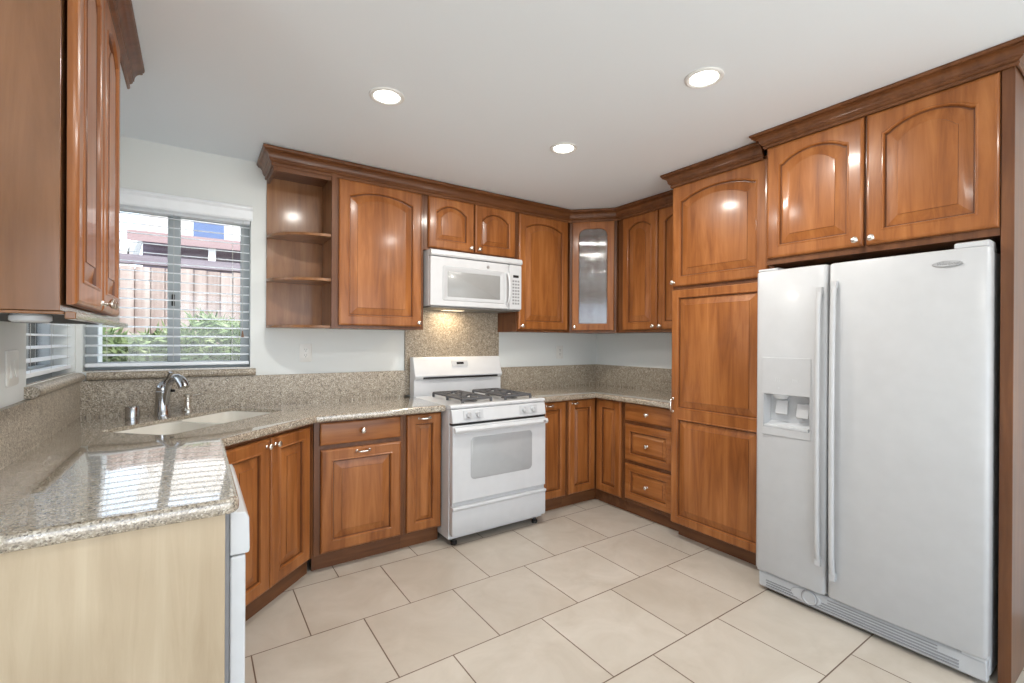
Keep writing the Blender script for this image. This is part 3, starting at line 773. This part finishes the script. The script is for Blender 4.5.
obj('badge', MB().box(RW - .052, RW - .032, -.0365, -.0345, .749, .766), M_EMBLEM, od)
obj('drawer_gap', MB().box(.008, RW - .008, .014, .047, .264, .2875), M_APPLG, t)
obj('storage_drawer', MB().prism_x([(.046, .078), (.004, .078), (.0, .084), (.0, .236), (-.012, .250), (-.010, .262), (.046, .263)], .004, RW - .004), M_APPL, t, bev=.003)
for x in (.03, RW - .07):
    for y in (.07, .62):
        obj('foot', MB().lathe([(.0001, 0), (.020, 0), (.022, .006), (.022, .02), (.012, .024), (.012, .0448), (.0001, .0448)], (x + .02, y, 0), 'z', 16), M_BLACK, t)
bg = obj('backguard', MB().prism_x([(.705, .886), (.618, .886), (.618, 1.030), (.600, 1.045), (.594, 1.062), (.606, 1.085), (.640, 1.192), (.652, 1.202), (.705, 1.202)], -.004, RW + .004), M_APPL, t, bev=.005)
obj('vent_slot', MB().box(.062, RW - .044, .5925, .606, 1.038, 1.053), M_BLACK, bg)
dp_ = obj('display_panel', MB().prism_x([(.6175, 1.130), (.6145, 1.130), (.6277, 1.172), (.6307, 1.172)], .310, .450), M_APPL2, bg)
obj('clock_display', MB().prism_x([(.6195, 1.144), (.6172, 1.144), (.6230, 1.162), (.6253, 1.162)], .352, .414), M_BLACK, dp_)
# grates and burners
def grate(x0, x1, y0, y1):
    mb = MB(); z0, zt = .909, .938
    def bar(a, b2, r=.0085): mb.tube([a, b2], r, 8)
    for cx in (x0, x1):
        bar((cx, y0, zt), (cx, y1, zt))
    ym = (y0 + y1) / 2
    for cy in (y0, ym - .006, ym + .006, y1): bar((x0, cy, zt), (x1, cy, zt))
    for cx in (x0, x1):
        for cy in (y0, ym, y1): bar((cx, cy, zt), (cx, cy, z0), .0095)
    xm = (x0 + x1) / 2
    for yc in ((y0 + ym) / 2, (ym + y1) / 2):
        for dx, dy in ((1, 0), (-1, 0)): bar((xm + dx * .028, yc, zt + .004), (xm + dx * (x1 - x0) / 2, yc, zt))
        h_ = (y1 - y0) / 4
        for dy in (1, -1):
            bar((xm, yc + dy * .028, zt + .004), (xm, yc + dy * h_, zt))
            for dx in (1, -1): bar((xm + dx * .05, yc + dy * .05, zt + .003), (xm + dx * (x1 - x0) / 2, yc + dy * h_, zt), .007)
    return mb
for x0, x1 in ((.125, .345), (.465, .685)):
    g = obj('grate', grate(x0, x1, .095, .555), M_IRON, t)
    for yc in (.21, .44):
        obj('burner', MB().lathe([(.0001, 0), (.062, 0), (.060, .003), (.036, .005), (.036, .015), (.031, .016), (.031, .021), (.028, .024), (.0001, .024)], ((x0 + x1) / 2, yc, .9085), 'z', 28), M_IRON, t)

# ------------------------------------------------------------------ microwave
MX, MY, MZ = 1.360, 3.015, 1.564
t = thing('microwave', 'white over-the-range microwave with grey screen, mounted under the short cabinet', 'microwave', (MX, MY, MZ))
MW, MH = .782, .412
obj('body', MB().box(0, MW, .035, .360, .012, MH - .001), M_APPL, t, bev=.003)
md = MB().box(0, .662, 0, .0345, .012, .362)
od = obj('door', md, M_APPL, t, bev=.008)
obj('window_frame', MB().loops([[(x, -.0004, z) for x, z in rrect(.092, .622, .052, .300, .012, 4)], [(x, -.004, z) for x, z in rrect(.096, .618, .056, .296, .010, 4)], [(x, -.004, z) for x, z in rrect(.128, .582, .076, .266, .006, 4)], [(x, -.0012, z) for x, z in rrect(.132, .578, .080, .262, .004, 4)]]), M_APPL2, od)
obj('screen', MB().loops([[(x, -.0005, z) for x, z in rrect(.130, .580, .078, .264, .004, 4)], [(x, -.0018, z) for x, z in rrect(.132, .578, .080, .262, .004, 4)]], cap0=True, cap1=True), M_MWGL, od)
hz = [(.640, .004, .050), (.642, -.022, .062), (.644, -.034, .100), (.645, -.038, .170), (.644, -.034, .240), (.642, -.022, .278), (.640, .004, .290)]
obj('handle', MB().tube(hz, [.012, .011, .010, .010, .010, .011, .012], 12), M_APPL, od)
cp = obj('control_panel', MB().box(.666, MW, 0, .0345, .012, .362), M_APPL, t, bev=.006)
obj('display', MB().box(.700, .752, -.0012, .0005, .262, .282), M_BLACK, cp)
kp = MB()
for r in range(8):
    for c_ in range(3):
        kp.box(.694 + c_ * .024, .694 + c_ * .024 + .017, -.0012, .0005, .052 + r * .025, .052 + r * .025 + .014)
obj('keypad', kp, M_INK, cp, smooth=0)
obj('vent_strip', MB().prism_x([(.034, .366), (-.004, .366), (-.012, .376), (-.012, .395), (-.004, .408), (.010, .411), (.034, .411)], 0, MW), M_APPL, t, bev=.003)
obj('emblem', MB().lathe([(.0001, 0), (.012, 0), (.012, -.0015), (.0001, -.0015)], (.470, 0, .322), 'y', 24), M_EMBLEM, od)
bt = obj('underside', MB().box(.006, MW - .006, .012, .355, 0, .0115), M_GREYM, t, bev=.002)
obj('lamp_lens', MB().box(.215, .385, .215, .285, -.0025, -.0004), M_LAMPW, bt)
d = bpy.data.lights.new('hood_lamp', 'AREA'); d.shape = 'RECTANGLE'; d.size = .16; d.size_y = .06; d.energy = 2.0; d.color = (1, .80, .55)
l = bpy.data.objects.new('hood_lamp', d); C.objects.link(l); l.parent = t; l.location = (.30, .25, -.0034)

# ------------------------------------------------------------------ refrigerator (local x runs toward the camera, y into the alcove)
FY = 1.334
t = thing('refrigerator', 'large white side-by-side refrigerator with ice dispenser in the left door', 'refrigerator', (2.500, FY, 0), rad(-90))
FW = .892; ZB, ZT = .116, 1.706
obj('body', MB().box(.004, FW - .004, .068, .80, .03, 1.692), M_FRIDGE, t, bev=.006)
def door_plan(x0, x1, bulge, r=.016, th=.060, e0=0, e1=1):
    """plan outline of a gently bowed door"""
    pts = []
    n = 14
    for i in range(n + 1):
        u = i / n; x = x0 + r + (x1 - x0 - 2 * r) * u
        g = e0 + (e1 - e0) * u
        pts.append((x, -bulge * (1 - (2 * g - 1) ** 2)))
    y0, y1 = pts[0][1], pts[-1][1]
    left = [(x0 + r - r * math.sin(rad(a)), y0 + r - r * math.cos(rad(a))) for a in (90, 60, 30)]
    right = [(x1 - r + r * math.sin(rad(a)), y1 + r - r * math.cos(rad(a))) for a in (30, 60, 90)]
    return left + pts + right + [(x1, th), (x0, th)]
def door_solid(x0, x1, **k):
    pl = door_plan(x0, x1, .010, **k)
    cx = (x0 + x1) / 2
    ls = []
    for z, s in ((ZB, .008), (ZB + .003, .003), (ZB + .009, 0), (ZT - .009, 0), (ZT - .003, .003), (ZT, .008)):
        ls.append([(x + (s if x < cx else -s) * min(1, abs(x - cx) / ((x1 - x0) / 2)), min(y + s, .060), z) for x, y in pl])
    return MB().loops(ls, cap0=True, cap1=True)
XM = .3445
fz = door_solid(0, XM - .004, e0=0, e1=.75)
dx0, dx1, dz0, dz1 = .046, .272, .886, 1.062
fm = boolean(fz, MB().box(dx0, dx1, -.05, .046, dz0, dz1))
fd_ = obj('freezer_door', fm, M_FRIDGE, t)
rd = obj('refrigerator_door', door_solid(XM + .004, FW, e0=.15, e1=1), M_FRIDGE, t)
# dispenser
yf = -.0095
hz0, hz1 = dz0 + .002, dz1 - .002
pf = boolean(MB().box(.042, .276, yf - .004, yf + .012, .8465, 1.2515), MB().box(dx0 + .002, dx1 - .002, -.05, .05, hz0, hz1))
dh = obj('dispenser', pf, M_FRIDGE, fd_, bev=.003)
cav = MB()
cav.add([(dx0 + .002, yf + .008, hz0), (dx1 - .002, yf + .008, hz0), (dx1 - .002, yf + .008, hz1), (dx0 + .002, yf + .008, hz1),
         (dx0 + .012, .044, hz0 + .03), (dx1 - .002, .044, hz0 + .03), (dx1 - .002, .044, hz1), (dx0 + .012, .044, hz1)],
        [(0, 1, 5, 4), (1, 2, 6, 5), (2, 3, 7, 6), (3, 0, 4, 7), (4, 5, 6, 7)])
obj('recess', cav, M_APPL2, dh, smooth=0)
obj('drip_tray', MB().box(dx0 + .006, dx1 - .006, yf - .006, .038, dz0 + .002, dz0 + .016), M_APPL2, dh, bev=.003)
obj('ice_chute', MB().lathe([(.0001, 0), (.040, 0), (.030, -.018), (.018, -.024), (.0001, -.024)], (.125, .012, hz1 - .0005), 'z', 20), M_APPLG, dh)
obj('paddle', MB().prism_x([(.024, hz1 - .03), (.030, hz1 - .03), (.020, hz1 - .105), (.012, hz1 - .100)], .096, .154), M_FRIDGE, dh, bev=.002)
obj('paddle', MB().prism_x([(.028, hz1 - .04), (.034, hz1 - .04), (.020, hz1 - .115), (.012, hz1 - .110)], .196, .254), M_FRIDGE, dh, bev=.002)
for cx in (.118, .202):
    ic = MB()
    for a in range(5): ic.box(cx - .010 + a * .005, cx - .0065 + a * .005, yf - .0052, yf - .0042, 1.128 + .006 * (a % 2), 1.146 - .005 * (a % 2))
    obj('control_icon', ic, M_APPLG, dh, smooth=0)
obj('indicator', MB().lathe([(.0001, 0), (.004, 0), (.004, -.001), (.0001, -.001)], (.126, yf - .0042, 1.095), 'y', 12), M_APPLG, dh)
# handles
def fhandle(parent, x, z0, z1):
    n = 22; pth = []; rr = []
    for i in range(n + 1):
        u = i / n; s = math.sin(PI * u)
        y = -.014 - .016 * min(1, (1 - abs(2 * u - 1)) * 7) ** .6 - .010 * s
        pth.append((x, y, z0 + (z1 - z0) * u)); rr.append(.012)
    mb = MB().tube(pth, rr, 12, flat=.85)
    for z in (z0, z1): mb.box(x - .011, x + .011, -.028, -.004, z - .004 if z == z0 else z - .03, z + .03 if z == z0 else z + .004)
    return obj('handle', mb, M_FRIDGE, parent, smooth=50)
fhandle(fd_, XM - .030, .262, 1.592)
fhandle(rd, XM + .032, .215, 1.615)
obj('hinge_cover', MB().prism_x([(.062, ZT - .014), (.010, ZT + .001), (.010, ZT + .012), (.03, ZT + .016), (.12, ZT + .016), (.14, 1.693)], .004, .10), M_APPL2, t, bev=.004)
obj('hinge_cover', MB().prism_x([(.062, ZT - .014), (.010, ZT + .001), (.010, ZT + .020), (.03, ZT + .026), (.12, ZT + .026), (.14, 1.693)], FW - .105, FW - .006), M_APPL2, t, bev=.004)
# toe grille
gr = obj('toe_grille', MB().prism_x([(.066, .018), (.034, .018), (.026, .026), (.022, .095), (.030, .104), (.066, .104)], .010, FW - .006), M_APPL2, t, bev=.004)
lv = MB()
for z in (.034, .047, .060): lv.box(.05, FW - .085, .0205 + (z - .026) * 0, .027, z, z + .005)
for z in (.073, .086): lv.box(.34, FW - .15, .0205, .027, z, z + .005)
obj('louvre', lv, M_INK, gr, smooth=0)
obj('filter_recess', MB().loops([[(.245 + .072 * math.cos(a * PI / 16), .0225, .066 + .033 * math.sin(a * PI / 16)) for a in range(32)], [(.245 + .068 * math.cos(a * PI / 16), .0185, .066 + .030 * math.sin(a * PI / 16)) for a in range(32)]], cap0=True, cap1=True), M_APPL2, gr)
fk = obj('filter_cap', MB().lathe([(.0001, .002), (.0335, .002), (.0335, -.003), (.0305, -.007), (.026, -.007), (.024, -.0045), (.0002, -.0045)], (.262, .0185, .066), 'y', 32), M_FRIDGE, gr)
obj('filter_cap_ring', MB().lathe([(.0335, .0012), (.0375, .0012), (.0375, -.0012), (.0335, -.0012)], (.262, .0180, .066), 'y', 32), M_INK, fk)
obj('hinge_bracket', MB().box(FW - .075, FW - .008, .010, .060, .104, .1155), M_APPLG, t, bev=.002)
obj('hinge_bracket', MB().box(.004, .050, .018, .060, .104, .1155), M_APPLG, t, bev=.002)
# oval badge with script lettering
bz = obj('badge', MB().loops([[(FW - .122 + .046 * math.cos(a * PI / 16), -.0052, 1.648 + .0125 * math.sin(a * PI / 16)) for a in range(32)], [(FW - .122 + .046 * math.cos(a * PI / 16), -.0092, 1.648 + .0125 * math.sin(a * PI / 16)) for a in range(32)], [(FW - .122 + .042 * math.cos(a * PI / 16), -.0094, 1.6495 + .0098 * math.sin(a * PI / 16)) for a in range(32)], [(FW - .122 + .042 * math.cos(a * PI / 16), -.0070, 1.6495 + .0098 * math.sin(a * PI / 16)) for a in range(32)]], cap0=True), M_EMBLEM, rd)
obj('badge_face', MB().loops([[(FW - .122 + q * math.cos(a * PI / 16), y, 1.6495 + w * math.sin(a * PI / 16)) for a in range(32)] for q, w, y in ((.0424, .0102, -.0066), (.0424, .0102, -.0078))], cap0=True, cap1=True), M_FRIDGE, bz)
tx = bpy.data.curves.new('badge_lettering', 'FONT'); tx.body = 'Whirlpool'; tx.size = .0165; tx.align_x = 'CENTER'; tx.align_y = 'CENTER'; tx.shear = .35; tx.extrude = .0004
tx.materials.append(M_INK)
tt = bpy.data.objects.new('tmp_text', tx); C.objects.link(tt)
tm = bpy.data.meshes.new_from_object(tt.evaluated_get(bpy.context.evaluated_depsgraph_get())); bpy.data.objects.remove(tt)
to = bpy.data.objects.new('badge_lettering', tm); C.objects.link(to); to.parent = bz; to.location = (FW - .120, -.0088, 1.6495); to.rotation_euler = (rad(90), 0, 0)

# ------------------------------------------------------------------ outdoors
struct('ground', MB().box(-14, 16, YW + .185, 26, -.30, -.06), M_SOIL, smooth=0)
struct('ground_side_yard', MB().box(-14, XL - .185, 1.43, YW + .184, -.30, -.06), M_SOIL, smooth=0)
struct('planter_bed', MB().box(-4.5, 5, 4.3, 5.25, -.06, .75), M_SOIL, smooth=0)
t = thing('garden_fence', 'weathered wooden board fence outside the kitchen window', 'fence', (0, 5.4, 0))
bd = MB(); x = -4.2; random.seed(4)
while x < 4.5:
    w = .095 + random.random() * .012; bd.box(x, x + w, random.random() * .014, .022, -.05, 1.985 + random.random() * .012); x += w + .009
bd.box(-4.2, 4.5, .0235, .033, -.05, 1.97)
obj('boards', bd, M_FENCE, t, smooth=0)
obj('rail', MB().box(-4.2, 4.5, .035, .075, .5, .59).box(-4.2, 4.5, .035, .075, 1.7, 1.79), M_FENCE, t, smooth=0)
def bush(label, cx, cy, z0, rx, ry, rz, n, seed):
    rnd = random.Random(seed); mb = MB()
    for _ in range(n):
        a = rnd.random() * 2 * PI; h = rnd.random(); rr = (1 - .55 * h * h) * (.55 + .45 * rnd.random())
        p = Vector((rx * rr * math.cos(a), ry * rr * math.sin(a), rz * h))
        L = .06 + .08 * rnd.random(); d = Vector((rnd.uniform(-1, 1), rnd.uniform(-1, 1), rnd.uniform(-.1, 1.2))).normalized(); s = d.orthogonal().normalized() * L * .10
        mb.add([p, p + d * L * .5 + s, p + d * L, p + d * L * .5 - s], [(0, 1, 2, 3)])
    o = obj('shrub', mb, M_LEAF, smooth=0, loc=(cx, cy, z0))
    return tag(o, label, 'shrub')
def hedge(label, x0, x1, cy, z0, n, seed):
    rnd = random.Random(seed); mb = MB()
    for _ in range(n):
        x = rnd.uniform(x0, x1); h = rnd.random() ** .75
        top = .66 + .07 * math.sin(x * 3.1) + .05 * math.sin(x * 7.7 + 1) + .03 * math.sin(x * 17)
        p = Vector((x, rnd.uniform(-.24, .24) * (1 - .5 * h * h), top * h))
        L = .07 + .10 * rnd.random(); d = Vector((rnd.uniform(-1, 1), rnd.uniform(-1, .4), rnd.uniform(-.5, 1.1))).normalized(); s_ = d.orthogonal().normalized() * L * .07
        mb.add([p, p + d * L * .5 + s_, p + d * L, p + d * L * .5 - s_], [(0, 1, 2, 3)])
    o = obj('hedge', mb, M_LEAF, smooth=0, loc=(0, cy, z0))
    return tag(o, label, 'hedge')
hedge('leafy green hedge outside the kitchen window, in front of the board fence', -1.6, 1.7, 4.80, .75, 15000, 1)
# neighbour's house with a patio cover
t = thing('neighbour_house', 'pale neighbouring house with a pinkish patio roof and blue pane beyond the fence', 'house', (0, 8, 0))
obj('wall', MB().box(-.72, 6.5, 2.0, 2.2, -.1, 4.6), M_STUCCO, t, smooth=0)
obj('patio_roof', MB().prism_x([(-.05, 2.64), (-.05, 2.78), (2.0, 3.14), (2.0, 3.06)], -.75, 6.0), M_ROOF, t, smooth=0)
obj('beam', MB().box(-3.0, 6.0, .0, .14, 2.34, 2.46), M_BEAM, t, smooth=0)
for x in (.20, 2.2, 4.2): obj('post', MB().box(x - .045, x + .045, .02, .12, 2.4605, 2.645), M_WHITEP, t, smooth=0)
obj('patio_shade_sheet', MB().box(-.70, 6.0, 1.5, 1.55, -.1, 2.95), M_SHADE, t, smooth=0)  # purple sheet painting in the shade under the patio roof
fr = obj('window_frame', MB().box(-.06, .46, 1.97, 1.998, 3.08, 3.43), M_WHITEP, t, smooth=0)
obj('pane', MB().box(-.03, .43, 1.955, 1.969, 3.11, 3.40), M_BLUEGL, fr, smooth=0)
obj('gable_board', MB().prism([( -1.02, 1.9), (-.90, 1.9), (-.90, 1.98), (-1.02, 1.98)], -.1, 2.9).add([(-.95, 1.9, 2.65), (-.80, 1.9, 2.65), (-.52, 1.9, 3.9), (-.67, 1.9, 3.9), (-.95, 1.98, 2.65), (-.80, 1.98, 2.65), (-.52, 1.98, 3.9), (-.67, 1.98, 3.9)], [(0, 1, 2, 3), (4, 7, 6, 5), (0, 4, 5, 1), (1, 5, 6, 2), (2, 6, 7, 3), (3, 7, 4, 0)]), M_WHITEP, t, smooth=0)
bush('distant pale green tree beside the neighbouring house', -1.55, 10.5, 0, .55, .5, 3.1, 3500, 9)
tag(obj('patio_wall', MB().box(-3.4, -.528, 4.10, 4.25, -.06, 2.5).box(-3.45, -.50, 4.06, 4.285, 2.5005, 2.56), M_WHITEP, bev=.004), 'white garden wall outside at the corner of the two windows', 'garden wall')
